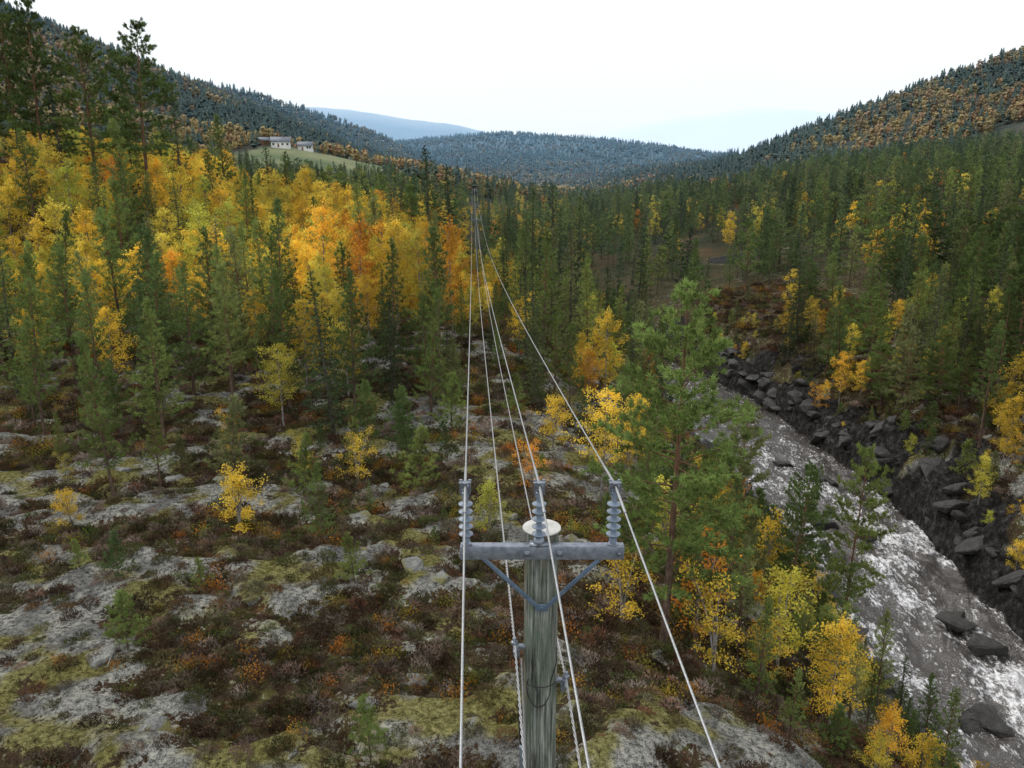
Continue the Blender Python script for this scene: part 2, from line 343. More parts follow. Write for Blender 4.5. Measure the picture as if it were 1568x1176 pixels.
# ------------------------------------------------------------------ trees
def trunk(rng, h, r0, bend, n=12, pw=.9):
    t = np.linspace(0, 1, n)
    ax, ay = rng.normal(0, bend, 2); ph = rng.uniform(0, 6, 2)
    x = ax*h*t**2+bend*.5*h*np.sin(t*5+ph[0])*t*.3; y = ay*h*t**2+bend*.5*h*np.sin(t*4+ph[1])*t*.3
    P = np.stack([x, y, t*h-.25*(t == 0)], 1); R = r0*(1-t)**pw+.008
    return P, R
def make_conifer(name, seed, h, cb, nb, Lmax, kind, tn, nl, nw, mats, r0=None, subs=3., lod=0):
    rng = np.random.default_rng(seed)
    r0 = r0 or h*.010+.015
    P, R = trunk(rng, h, r0, .018 if kind != 'old' else .03)
    ch = []; V, F = tube(P, R, 8 if lod == 0 else 4); ch.append((V, F, 0))
    tc = []; td = []
    tt = np.linspace(0, 1, len(P))
    for i in range(nb):
        f = ((i+rng.uniform(0, 1))/nb)**(.95)
        t = cb+(1-cb)*f*.985
        base = np.array([np.interp(t, tt, P[:, k]) for k in range(3)])
        az = i*2.39996+rng.uniform(-.5, .5)
        if kind == 'cone': L = Lmax*((1-f)**.7)*rng.uniform(.5, 1.2)+.16*h/9; el = .25+.75*f+rng.normal(0, .12); curve = .18
        elif kind == 'old': L = Lmax*(math.sin(math.pi*min(.98, f*.70+.28))**.7)*rng.uniform(.4, 1.15); el = -.08+.7*f+rng.normal(0, .2); curve = .12
        else: L = Lmax*((1-f)**.82)*rng.uniform(.65, 1.15)+.12; el = -.28+.55*f+rng.normal(0, .08); curve = .10
        if kind == 'spruce' and f < .15: L *= .6+f*2.6
        h2 = np.array([math.cos(az), math.sin(az), 0]); s = np.linspace(0, 1, 5)[:, None]
        B = base+h2*L*s*math.cos(el)+np.array([0, 0, 1])*(L*s*math.sin(el)+curve*L*s*s)
        rb = max(.005, r0*.22*(L/max(Lmax, .1)))
        V, F = tube(B, rb*(1-.85*s[:, 0]), 4 if lod == 0 else 3); ch.append((V, F, 0))
        def at(q): return np.array([np.interp(q, s[:, 0], B[:, k]) for k in range(3)])
        dm = B[-1]-B[-2]; dm /= np.linalg.norm(dm)
        s0 = .45 if kind == 'old' else (.25 if kind == 'cone' else .10)
        nm = max(2, int(L*(3.4 if lod == 0 else 1.5)))
        for q in np.linspace(s0, 1, nm): tc.append(at(q)+rng.normal(0, .03, 3)); td.append(dm+np.array([0, 0, .25]))
        ns = int(L*subs)
        for k in range(ns):
            q = rng.uniform(s0*.8, .95); b0 = at(q); sd = 1 if k % 2 else -1
            a2 = az+sd*rng.uniform(.6, 1.2); l2 = L*rng.uniform(.22, .45)*(1.25-q*.7)
            e2 = el+rng.normal(.1, .2) if kind != 'spruce' else el-.18
            dv = np.array([math.cos(a2)*math.cos(e2), math.sin(a2)*math.cos(e2), math.sin(e2)])
            if lod == 0:
                V, F = tube(np.array([b0, b0+dv*l2*.5, b0+dv*l2+np.array([0, 0, .05*l2])]), [rb*.35, rb*.22, .004], 3); ch.append((V, F, 0))
            m2 = max(1, int(l2*((3.8 if kind == 'old' else 4.5) if lod == 0 else 2)))
            for q2 in np.linspace(.55 if m2 > 1 else .9, 1.05, m2): tc.append(b0+dv*l2*q2+rng.normal(0, .03, 3)); td.append(dv+np.array([0, 0, .3 if kind != 'spruce' else -.05]))
    tc.append(P[-1]); td.append(np.array([0, 0, 1.]))
    V, F = needles(np.array(tc), np.array(td), tn, nl, nw, .75 if kind != 'spruce' else .6, rng, .17 if kind == 'old' else .22); ch.append((V, F, 1))
    if kind == 'old':
        for k in range(9):
            t = rng.uniform(cb*.4, cb); az = rng.uniform(0, 6.28); b0 = np.array([np.interp(t, tt, P[:, j]) for j in range(3)]); l = rng.uniform(.4, 1.3)
            d = np.array([math.cos(az), math.sin(az), rng.uniform(-.4, .1)]); V, F = tube(np.array([b0, b0+d*l*.5, b0+d*l+[0, 0, -.1]]), [.02, .013, .004], 3); ch.append((V, F, 0))
    return mesh_from(name, ch, mats)
def make_birch(name, seed, h, cb, nb, Lmax, nleaf, ls, mats, lod=0, stems=1, spread=.22):
    rng = np.random.default_rng(seed); ch = []; C = []
    for st in range(stems):
        P, R = trunk(rng, h*rng.uniform(.8, 1), h*.008+.010, .03 if stems == 1 else .12)
        V, F = tube(P, R, 6 if lod == 0 else 4); ch.append((V, F, 0)); tt = np.linspace(0, 1, len(P))
        for i in range(nb//stems):
            f = (i+rng.uniform(0, 1))/(nb//stems); t = cb+(1-cb)*f*.97
            base = np.array([np.interp(t, tt, P[:, k]) for k in range(3)]); az = i*2.39996+rng.uniform(-.6, .6)
            L = Lmax*(math.sin(math.pi*min(.97, f*.72+.22))**.8)*rng.uniform(.4, 1.2); el = .55+.5*f+rng.normal(0, .18)
            h2 = np.array([math.cos(az), math.sin(az), 0]); s = np.linspace(0, 1, 4)[:, None]
            B = base+h2*L*s*math.cos(el)+np.array([0, 0, 1])*(L*s*math.sin(el)-.12*L*s*s)
            V, F = tube(B, (h*.0018+.003)*(1-.8*s[:, 0]), 3); ch.append((V, F, 0))
            for k in range(max(2, int(L*4))):
                q = rng.uniform(.3, 1); b0 = np.array([np.interp(q, s[:, 0], B[:, j]) for j in range(3)])
                dv = rng.normal(0, 1, 3)*np.array([1, 1, .6])+h2*.5; dv /= np.linalg.norm(dv); l2 = L*rng.uniform(.1, .38)
                if lod == 0 and k % 2 == 0:
                    V, F = tube(np.array([b0, b0+dv*l2]), [.006, .003], 3); ch.append((V, F, 0))
                for q2 in (.5, 1.): C.append(b0+dv*l2*q2)
        C.append(P[-1]); C.append(P[-2])
    C = np.array(C); ii = rng.integers(0, len(C), nleaf)
    C2 = C[ii]+rng.normal(0, spread, (nleaf, 3))*np.array([1, 1, .8])
    V, F = leaves(C2, ls, rng); ch.append((V, F, 1))
    return mesh_from(name, ch, mats)
PM = [M_pbark, M_pine]; SM = [M_sbark, M_spruce]; BM = [M_bbark, M_birch]
MESH = {}
def reg(k, me, h): MESH[k] = (me, h)
reg('old0', make_conifer('pine_old_a', 1, 12, .20, 90, 2.5, 'old', 27, .20, .042, PM, r0=.14, subs=4.2), 12)
reg('old1', make_conifer('pine_old_b', 2, 11, .30, 64, 2.2, 'old', 24, .21, .044, PM, r0=.12, subs=4), 11)
reg('old2', make_conifer('pine_old_c', 22, 13, .34, 70, 2.5, 'old', 24, .23, .050, PM, r0=.15, subs=4), 13)
for i in range(4): reg('pine%d' % i, make_conifer('pine_young_%s' % 'abcd'[i], 3+i, 9, .12+.07*i, 66-5*i, 1.65-.1*i, 'cone', 12, .20, .050, PM, subs=3.6), 9)
for i in range(3): reg('sap%d' % i, make_conifer('pine_sapling_%s' % 'abc'[i], 13+i, 2.6, .06, 34, .85, 'cone', 20, .12, .026, PM, r0=.025, subs=8), 2.6)
for i in range(3): reg('spr%d' % i, make_conifer('spruce_%s' % 'abc'[i], 23+i, 12, .06, 96, 1.9-.2*i, 'spruce', 9, .20, .07, SM), 12)
for i in range(4): reg('bir%d' % i, make_birch('birch_%s' % 'abcd'[i], 33+i, 8.5, .16+.05*i, 44, 2.0, 4600-400*i, .072, BM, spread=.15), 8.5)
for i in range(3): reg('bus%d' % i, make_birch('birch_small_%s' % 'abc'[i], 43+i, 3.1, .1, 34, 1.1, 2600-500*i, .045, BM, stems=3, spread=.10), 3.1)
reg('mp0', make_conifer('pine_mid_a', 51, 11, .2, 30, 2.0, 'cone', 6, .42, .18, PM, lod=1), 11)
reg('mp1', make_conifer('pine_mid_b', 52, 11, .34, 28, 2.2, 'old', 7, .42, .18, PM, lod=1), 11)
reg('ms0', make_conifer('spruce_mid', 53, 12, .08, 42, 1.8, 'spruce', 5, .38, .19, SM, lod=1), 12)
reg('mb0', make_birch('birch_mid', 54, 8.5, .2, 20, 1.9, 800, .17, BM, lod=1), 8.5)
def far_conifer(name, seed, h, w, mats):
    rng = np.random.default_rng(seed); V = []; F = []
    for k in range(8):
        z = h*(.12+.86*k/8); r = w*(1-k/8.3)**.8*rng.uniform(.8, 1.15)
        for j in range(5):
            a = rng.uniform(0, 6.28); da = .55; b0 = len(V); rr = r*rng.uniform(.7, 1.2)
            V += [(0, 0, z+h*.14), (math.cos(a-da)*rr, math.sin(a-da)*rr, z+rng.uniform(-.3, .2)), (math.cos(a+da)*rr, math.sin(a+da)*rr, z+rng.uniform(-.3, .2))]; F.append((b0, b0+1, b0+2))
    return mesh_from(name, [(V, F, 0)], mats)
reg('fc0', far_conifer('conifer_far_a', 61, 10, 2.4, [M_sprfar]), 10)
reg('fc1', far_conifer('conifer_far_b', 62, 9.5, 2.7, [M_pinfar]), 9.5)
rng = np.random.default_rng(63)
Cc = rng.normal(0, 1, (60, 3)); Cc /= np.linalg.norm(Cc, axis=1)[:, None]; Cc *= rng.uniform(.4, 1, (60, 1)); Cc = Cc*[2.0, 2.0, 3.0]+[0, 0, 4.4]
V, F = leaves(Cc, .85, rng, .8); reg('fb0', mesh_from('birch_far', [(V, F, 0)], [M_birchfar]), 8)
LABEL = {'old': 'pine_tree', 'pin': 'pine_tree', 'sap': 'pine_sapling', 'spr': 'spruce_tree', 'bir': 'birch_tree', 'bus': 'young_birch_tree'}
placed = []; SRC = {}
rnd = random.Random(5)
def put(kind, x, y, h, tilt=.03, wf=1.):
    me, mh = MESH[kind]; z = tz(x, y)
    o = add_obj(LABEL[kind[:3]], me, (x, y, z-.08), (rnd.gauss(0, tilt), rnd.gauss(0, tilt), rnd.uniform(0, 6.28)), h/mh)
    w = rnd.uniform(.88, 1.12)*wf; o.scale = (h/mh*w, h/mh*w, h/mh)
    placed.append((x, y)); SRC.setdefault(kind, o); return o
EX = [('bus0', -10.9, 28.9, 3.1), ('pine0', -7.3, 27.9, 3.4), ('pine1', -17.7, 32.5, 7.0), ('pine2', -15.8, 33.0, 4.2), ('sap0', -4.3, 33.3, 3.2),
      ('sap0', -3.5, 16.4, 2.0), ('sap1', -11.5, 20.7, 2.0), ('sap2', -10.8, 24.6, 1.3), ('sap1', -5.5, 24.8, 1.9), ('sap2', -15.7, 25.9, 1.2), ('sap0', -9.2, 32.6, 3.0),
      ('bus1', -.9, 28.8, 2.6), ('old0', 5.0, 22.9, 12.0), ('bir3', 4.2, 34.5, 6.6), ('bir2', 6.3, 37.5, 5.2), ('bus2', 3.7, 23.4, 2.9), ('old1', 15.6, 33.0, 10.8, .8), ('old2', 9.2, 30.5, 7.8, .7),
      ('old1', 12.3, 31.5, 7.4, .8), ('bus0', 9.4, 24.3, 4.0), ('bir1', 21.2, 29.2, 5.0), ('pine3', 8.6, 27.8, 5.2), ('spr1', 17.0, 29.5, 4.6), ('pine0', 11.9, 25.4, 4.0), ('pine2', 14.6, 27.0, 5.0), ('pine2', 16.8, 25.8, 5.0), ('pine0', 10.0, 35, 4.5), ('pine3', 14.2, 30.2, 5.0), ('bir0', 10.6, 22.4, 4.6), ('pine1', 17.6, 28.2, 5.2), ('old1', 13.4, 33.2, 7.6, .75),
      ('bir0', 39.5, 61.8, 5.2), ('bus1', 38.2, 54, 3.0), ('spr0', 43.5, 60, 12), ('spr2', 46, 66, 13), ('bir2', 49, 72, 10.5), ('pine1', 10.0, 38.5, 4.4),
      ('pine2', -25.0, 40, 6.5), ('pine0', -20.5, 44, 7.5), ('bus1', -18.0, 29.6, 2.0), ('pine3', -15.4, 41.5, 9.0), ('pine0', -13.1, 44.6, 8.2), ('pine1', -9.0, 43.2, 8.4), ('pine3', -21.8, 47, 8.6), ('bus2', 0.9, 33.8, 2.6), ('bus1', 2.2, 40, 3.4),
      ('pine1', -7.6, 49, 9.5), ('pine2', -10.9, 50.5, 9.0), ('pine0', -17.5, 50, 9.5), ('pine3', -4.9, 52, 9.8), ('bir0', -4.6, 60, 10.5), ('pine2', 3.6, 47, 6.0), ('pine0', 6.5, 45, 5.5), ('pine2', -28, 49, 9), ('pine1', -32, 52, 9), ('pine0', -24.5, 52, 9.5)]
for e in EX: put(*e[:4], wf=(e[4] if len(e) > 4 else 1.))
for k, x, y, top, wf in [('old2', -38.5, 86, 28.6, 1.1), ('old0', -43.9, 86, 27.8, .8), ('spr0', -41.0, 88, 23.5, 1), ('old2', -48.6, 85, 30.5, .75), ('old0', -51.6, 86, 31, .75), ('spr2', -35.4, 87, 22.5, 1), ('spr1', -46.2, 84, 23, 1), ('old1', -55, 88, 31, .8),
                     ('pine1', -33.5, 95, 20.0, 1), ('spr0', -30, 100, 17.5, 1), ('old1', -62, 94, 27, .8), ('pine2', -27, 97, 16, 1), ('pine0', -37, 78, 18.5, 1), ('pine3', -44, 74, 17.5, 1),
                     ('spr1', -11.7, 112, 17.2, 1.4), ('spr0', -8.9, 114, 14.6, 1.5), ('old1', -13.6, 108, 12, .8), ('spr2', 2.5, 100, 11.9, 1), ('spr0', 5.5, 102, 12.4, 1), ('spr1', 8.8, 104, 11, 1)]:
    put(k, x, y, max(5, top-tz(x, y)), .015, wf)
def line_x(y): return .28-.049*(y-6.6)
def occl_river(x, y, h, half=6.2):
    z = tz(x, y)
    for q in (1., .8, .6, .35):
        zt = z+q*h
        if zt > 8: continue
        f = 32/(CAMZ-zt); yw = y*f
        if 34 < yw < 118 and abs((x+.5)*f-float(river_x(yw))) < half: return True
    return False
EU = [-.80, -.62, -.5, -.42, -.36, -.30, -.2, -.13, -.06, 0, .25, .41, .6, .8]
EE = [.06, .05, .045, .045, .025, .0, .0, -.008, -.02, -.015, -.02, .012, .035, .05]
def elim(u): return np.interp(u, EU, EE)
n = 0
for it in range(12000):
    y = math.sqrt(rnd.uniform(39**2, 128**2)); x = rnd.uniform(-.76, .76)*y
    if y < 44 and x < 0 and rnd.random() < .6: continue
    d = x-float(river_x(y))
    if abs(d) < 9.5: continue
    if rnd.random() > (1 if clr(x, y) < 0 else .12): continue
    gap = float(vnoise(np.array([x/8.]), np.array([y/8.]), 55)[0])
    if gap < .28 and rnd.random() < .85: continue
    corr = abs(x-line_x(y)) < 2.6
    if corr and y < 52: continue
    sp = 2.0 if x < -6 and y > 56 else (2.1 if y > 46 else 2.8)
    if d > 0: sp = 2.6
    if any((x-a)**2+(y-b)**2 < sp*sp for a, b in placed): continue
    left = d < 0; r = rnd.random()
    cl = float(vnoise(np.array([x/11]), np.array([y/11]), 7)[0])
    if left and x < -2:
        pb = (.86 if y > 58 else .20)*(.5+cl)
        if r < pb: k = 'bir%d' % rnd.randrange(4); h = rnd.uniform(5.5, 10.5)
        elif r < pb+(1-pb)*.8: k = 'pine%d' % rnd.randrange(4); h = rnd.uniform(5.5, 11.5)
        else: k = 'spr%d' % rnd.randrange(3); h = rnd.uniform(6, 12)
        if y < 50: h *= .85
    elif left:
        if r < .24: k = 'bir%d' % rnd.randrange(4); h = rnd.uniform(4, 8)
        elif r < .55: k = 'spr%d' % rnd.randrange(3); h = rnd.uniform(7, 12)
        else: k = 'pine%d' % rnd.randrange(4); h = rnd.uniform(5, 10)
        if y < 50: h *= .7
    else:
        if r < .15: k = 'bir%d' % rnd.randrange(4); h = rnd.uniform(4, 8)
        elif r < .45: k = 'spr%d' % rnd.randrange(3); h = rnd.uniform(6, 16)
        else: k = ('pine%d' % rnd.randrange(4)) if rnd.random() < .5 else 'old%d' % rnd.randrange(3); h = rnd.uniform(7, 14)
    if corr: h = rnd.uniform(2.5, 5.5)
    if left and x > 4 and occl_river(x, y, h):
        h = rnd.uniform(1.2, 2.6); k = rnd.choice(['bus0', 'bus2', 'sap0', 'sap1'])
        if rnd.random() < .4 or occl_river(x, y, h): continue
    room = CAMZ+elim(x/y)*y-tz(x, y)
    if rnd.random() < .14: room *= 1.35
    if h > room:
        h = room*rnd.uniform(.65, 1)
        if h < 4.5: continue
    put(k, x, y, h); n += 1
    if n > 800: break
print('near trees', n)
for it in range(560):
    y = rnd.uniform(20, 46); x = rnd.uniform(6.0, 25)
    if x/y > .75 or x-float(river_x(y)) > -7.5: continue
    if any((x-a)**2+(y-b)**2 < 1.2 for a, b in placed): continue
    h = rnd.uniform(1.6, 5.4)
    if occl_river(x, y, h, 4.6):
        h *= .5
        if occl_river(x, y, h, 4.6): continue
    r = rnd.random(); k = 'pine%d' % rnd.randrange(4) if r < .45 else ('sap%d' % rnd.randrange(3) if r < .62 else ('spr%d' % rnd.randrange(3) if r < .74 else 'bus%d' % rnd.randrange(3)))
    put(k, x, y, h)
for it in range(170):
    y = rnd.uniform(23, 52); x = rnd.uniform(-.66, .14)*y
    if abs(x-line_x(y)) < 1.5 or any((x-a)**2+(y-b)**2 < 4 for a, b in placed): continue
    if y < 30 and rnd.random() < .5: continue
    put(rnd.choice(['sap0', 'sap1', 'sap2', 'sap1', 'bus2', 'sap0', 'pine1']), x, y, rnd.uniform(.8, 4.2 if y > 34 else 1.8))
for it in range(240):
    y = rnd.uniform(42, 130); x = float(river_x(y))+rnd.uniform(8, 17)
    if x/y > .8 or any((x-a)**2+(y-b)**2 < 2.2 for a, b in placed): continue
    put(rnd.choice(['bus0', 'bus1', 'bus2', 'sap0', 'sap1', 'pine1', 'pine0']), x, y, rnd.uniform(1.0, 3.8))

# ------------------------------------------------------------------ instanced masses (geometry nodes)
def scatter(name, P, sc, src, tilt=.04, rng=np.random.default_rng(3)):
    n = len(P)
    me = bpy.data.meshes.new(name); me.vertices.add(n); me.vertices.foreach_set('co', np.asarray(P, float).ravel())
    rot = np.stack([rng.normal(0, tilt, n), rng.normal(0, tilt, n), rng.uniform(0, 6.28, n)], 1)
    a = me.attributes.new('rot', 'FLOAT_VECTOR', 'POINT'); a.data.foreach_set('vector', rot.ravel().astype(np.float32))
    a = me.attributes.new('scl', 'FLOAT', 'POINT'); a.data.foreach_set('value', np.asarray(sc, np.float32))
    o = add_obj(name, me)
    ng = bpy.data.node_groups.new(name, 'GeometryNodeTree')
    ng.interface.new_socket('Geometry', in_out='INPUT', socket_type='NodeSocketGeometry'); ng.interface.new_socket('Geometry', in_out='OUTPUT', socket_type='NodeSocketGeometry')
    gi = ng.nodes.new('NodeGroupInput'); go = ng.nodes.new('NodeGroupOutput')
    ip = ng.nodes.new('GeometryNodeInstanceOnPoints'); ob = ng.nodes.new('GeometryNodeObjectInfo')
    ob.inputs['Object'].default_value = src; ob.inputs['As Instance'].default_value = True; ob.transform_space = 'ORIGINAL'
    na = ng.nodes.new('GeometryNodeInputNamedAttribute'); na.data_type = 'FLOAT_VECTOR'; na.inputs['Name'].default_value = 'rot'
    nb = ng.nodes.new('GeometryNodeInputNamedAttribute'); nb.data_type = 'FLOAT'; nb.inputs['Name'].default_value = 'scl'
    L = ng.links.new
    L(gi.outputs[0], ip.inputs['Points']); L(ob.outputs['Geometry'], ip.inputs['Instance'])
    L(na.outputs['Attribute'], ip.inputs['Rotation']); L(nb.outputs['Attribute'], ip.inputs['Scale']); L(ip.outputs[0], go.inputs[0])
    md = o.modifiers.new('scatter', 'NODES'); md.node_group = ng
    return o
rg = np.random.default_rng(99)
def src(kind, name, x, y, sc=1):
    if kind not in SRC: SRC[kind] = add_obj(name, MESH[kind][0], (x, y, tz(x, y)-.2), (0, 0, 1), sc)
    return SRC[kind]
src('mp0', 'pine_tree', 60, 140); src('mp1', 'pine_tree', 70, 150); src('ms0', 'spruce_tree', 78, 140); src('mb0', 'birch_tree', -60, 140, .7)
src('fc0', 'spruce_tree', 250, 470); src('fc1', 'pine_tree', 240, 480); src('fb0', 'birch_tree', -230, 480)
n = 9000
y = np.sqrt(rg.uniform(124**2, 470**2, n)); x = rg.uniform(-.76, .76, n)*y
d = x-river_x(y); z = terrain(x, y)
keep = (np.abs(d) > 8) | (y > 180)
keep &= ~((clr(x, y) > 0) & (rg.random(n) > .12)); keep &= field_mask(x, y) < .3
keep &= ~((fbm(x/22, y/22, 2, 57) < .43) & (rg.random(n) < .7))
hgt = rg.uniform(.45, 1.3, n)
hgt = np.where(np.abs(x-(.28-.049*(y-6.6))) < 3.0, .38, hgt)
room = (CAMZ+elim(x/y)*y-z)/10.5; room = np.where(y > 300, room+.4, room); hgt = np.minimum(hgt, room*rg.uniform(.7, 1.1, n)); keep &= hgt > .33
x, y, z, hgt, d = x[keep], y[keep], z[keep], hgt[keep], d[keep]
cn = fbm(x/26, y/26, 3, 13); pb = np.where(d < 0, .5, .14)*np.clip((cn-.3)*5, .2, 2)
r = rg.random(len(x)); isb = r < pb; r2 = rg.random(len(x))
P = np.stack([x, y, z-.2], 1)
scatter('distant_birch_forest', P[isb], hgt[isb], SRC['mb0'])
for nm, a, b2, k in (('distant_spruce_forest', 0, .35, 'ms0'), ('distant_pine_forest', .35, .72, 'mp0'), ('distant_pine_forest', .72, 1.01, 'mp1')):
    s_ = ~isb & (r2 >= a) & (r2 < b2); scatter(nm, P[s_], hgt[s_], SRC[k])
n = 56000
y = np.exp(rg.uniform(math.log(440), math.log(2900), n)); x = rg.uniform(-.76, .76, n)*y
z = terrain(x, y); keep = (field_mask(x, y) < .3) & (np.hypot(x+136, y-492) > 14) & (np.hypot(x+112, y-497) > 9)
keep &= rg.random(n) < np.clip((y/750.)**2, .45, 1)
x, y, z = x[keep], y[keep], z[keep]; hgt = rg.uniform(.6, 1.25, len(x))*np.interp(y, [400, 3000], [1, 1.4])
cn = fbm(x/90, y/90, 4, 19); isb = rg.random(len(x)) < np.clip((cn-.42)*4.0, .05, .75); r2 = rg.random(len(x))
P = np.stack([x, y, z-.3], 1)
scatter('hillside_birch_forest', P[isb], hgt[isb], SRC['fb0'])
for nm, a, b2, k in (('hillside_spruce_forest', 0, .7, 'fc0'), ('hillside_pine_forest', .7, 1.01, 'fc1')):
    s_ = ~isb & (r2 >= a) & (r2 < b2); scatter(nm, P[s_], hgt[s_], SRC[k])

# ------------------------------------------------------------------ heather, shrubs, boulders
def clump(name, seed, n, r, hh, mat, L, W):
    rg_ = np.random.default_rng(seed); a = rg_.uniform(0, 6.28, n); q = np.sqrt(rg_.uniform(0, 1, n))*r
    C = np.stack([np.cos(a)*q, np.sin(a)*q, hh*(1-(q/r)**2)*rg_.uniform(.1, .9, n)], 1)
    Dd = np.stack([np.cos(a)*.5, np.sin(a)*.5, np.ones(n)], 1)
    V, F = needles(C, Dd, 3, L, W, .55, rg_); return mesh_from(name, [(V, F, 0)], [mat])
Hs = [clump('heather_a', 1, 80, .42, .30, M_heather, .14, .045), clump('heather_b', 2, 60, .30, .2, M_heather, .12, .036)]
rgl = np.random.default_rng(5); Cl = rgl.normal(0, 1, (140, 3))*[.2, .2, .14]+[0, 0, .25]; V, F = leaves(Cl, .035, rgl)
Sh = mesh_from('shrub_a', [(V, F, 0)], [M_shrub])
ho = [add_obj('heather', Hs[0], (-6, 22, tz(-6, 22))), add_obj('heather', Hs[1], (-7, 23, tz(-7, 23)))]; so = add_obj('blueberry_shrub', Sh, (-5, 21, tz(-5, 21)))
n = 110000
y = np.sqrt(rg.uniform(11**2, 100**2, n)); x = rg.uniform(-.74, .74, n)*y
w = np.clip((30/y)**1.5, 0, 1); k = rg.random(n) < w
x, y = x[k], y[k]
xc = rg.uniform(32, 58, 2600); yc = rg.uniform(102, 152, 2600); kk = clr(xc, yc) > 0; x = np.concatenate([x, xc[kk]]); y = np.concatenate([y, yc[kk]])
s_ = np.abs(x-river_x(y)); rm = rockmask(x, y)
k = (s_ > 10) & (rg.random(len(x)) > np.clip(rm*1.0, 0, .86)); x, y = x[k], y[k]
P = np.stack([x, y, terrain(x, y)-.05], 1); sc = rg.uniform(.25, 1.15, len(x))*np.interp(y, [15, 60, 100], [.8, 1.5, 2.2])
hf = rg.random(len(x))
scatter('heather_cover', P[hf < .5], sc[hf < .5], ho[0]); scatter('heather_cover', P[(hf >= .5) & (hf < .94)], sc[(hf >= .5) & (hf < .94)], ho[1]); scatter('blueberry_shrub_cover', P[hf >= .94], sc[hf >= .94]*1.1, so)
def rock(name, seed, mat, sz, npts=15):
    rg_ = np.random.default_rng(seed); bm = bmesh.new()
    for i in range(npts):
        v_ = rg_.normal(0, 1, 3); v_ /= np.abs(v_).max()**.7*np.linalg.norm(v_)**.3; bm.verts.new(v_*.5*np.array(sz)*rg_.uniform(.8, 1.05))
    r_ = bmesh.ops.convex_hull(bm, input=bm.verts); bmesh.ops.delete(bm, geom=list({e for e in r_['geom_interior'] if isinstance(e, bmesh.types.BMVert)}), context='VERTS')
    bmesh.ops.bevel(bm, geom=list(bm.edges), offset=.035, segments=1, affect='EDGES')
    bmesh.ops.triangulate(bm, faces=bm.faces); bmesh.ops.subdivide_edges(bm, edges=bm.edges, cuts=1)
    for v in bm.verts: v.co += Vector(rg_.normal(0, .008, 3))
    me = bpy.data.meshes.new(name); bm.to_mesh(me); bm.free(); me.materials.append(mat); return me
br = [add_obj('river_boulder', rock('river_rock_%s' % c, i, M_rock, (1.5, 1.05, .6)), (float(river_x(66+i*4))+7.0, 66+i*4, -17.0), (0, 0, i), 1.5) for i, c in enumerate('abc')]
bl = [add_obj('boulder', rock('lichen_rock_%s' % c, 20+i, M_lichen, (1.3, 1., .6)), q, (0, 0, i), .9) for i, (c, q) in enumerate((('a', (-14.7, 19.3, tz(-14.7, 19.3)-.1)), ('b', (1.0, 25, tz(1, 25)-.1))))]
n = 240
yb = rg.uniform(36, 130, n); side = np.where(rg.random(n) < .72, 1, -1); off = side*(6.3+np.abs(rg.normal(0, 1, n))*1.6); inr = rg.random(n) < .17; off[inr] = rg.uniform(-5, 5, inr.sum())
xb = river_x(yb)+off; P = np.stack([xb, yb, terrain(xb, yb)-.1], 1); P[inr, 2] = -18.0
sc = rg.uniform(.25, 1, n)**2*2.8; sc[inr] = rg.uniform(.6, 2.6, inr.sum())
for i in range(3): scatter('river_boulders', P[i::3], sc[i::3], br[i], tilt=.3)
n = 240; yb = np.sqrt(rg.uniform(13**2, 62**2, n)); xb = rg.uniform(-.68, .3, n)*yb; k = (xb < river_x(yb)-10) & (rg.random(n) < .3+rockmask(xb, yb)); xb, yb = xb[k], yb[k]
P = np.stack([xb, yb, terrain(xb, yb)-.05], 1); sc = rg.uniform(.3, 1, len(xb))**2*1.0+.12
for i in range(2): scatter('lichen_boulders', P[i::2], sc[i::2], bl[i], tilt=.2)

# ------------------------------------------------------------------ power line
def simple_mat(name, c1, c2, sc=8, rough=.5, metal=0., bump=.1, zs=1., dist=.01):
    m, nt, out = new_mat(name); tc = N(nt, 'ShaderNodeTexCoord'); mp = N(nt, 'ShaderNodeMapping'); mp.inputs['Scale'].default_value = (1, 1, zs)
    nt.links.new(tc.outputs['Object'], mp.inputs[0]); n_ = noise(nt, mp.outputs[0], sc, 5, .65)
    b = N(nt, 'ShaderNodeBsdfPrincipled'); b.inputs['Roughness'].default_value = rough; b.inputs['Metallic'].default_value = metal
    nt.links.new(ramp(nt, [(.35, c1), (.65, c2)], n_), b.inputs['Base Color']); nt.links.new(b.outputs[0], out.inputs[0])
    bp = N(nt, 'ShaderNodeBump'); bp.inputs['Strength'].default_value = bump; bp.inputs['Distance'].default_value = dist
    nt.links.new(n_, bp.inputs['Height']); nt.links.new(bp.outputs[0], b.inputs['Normal']); return m
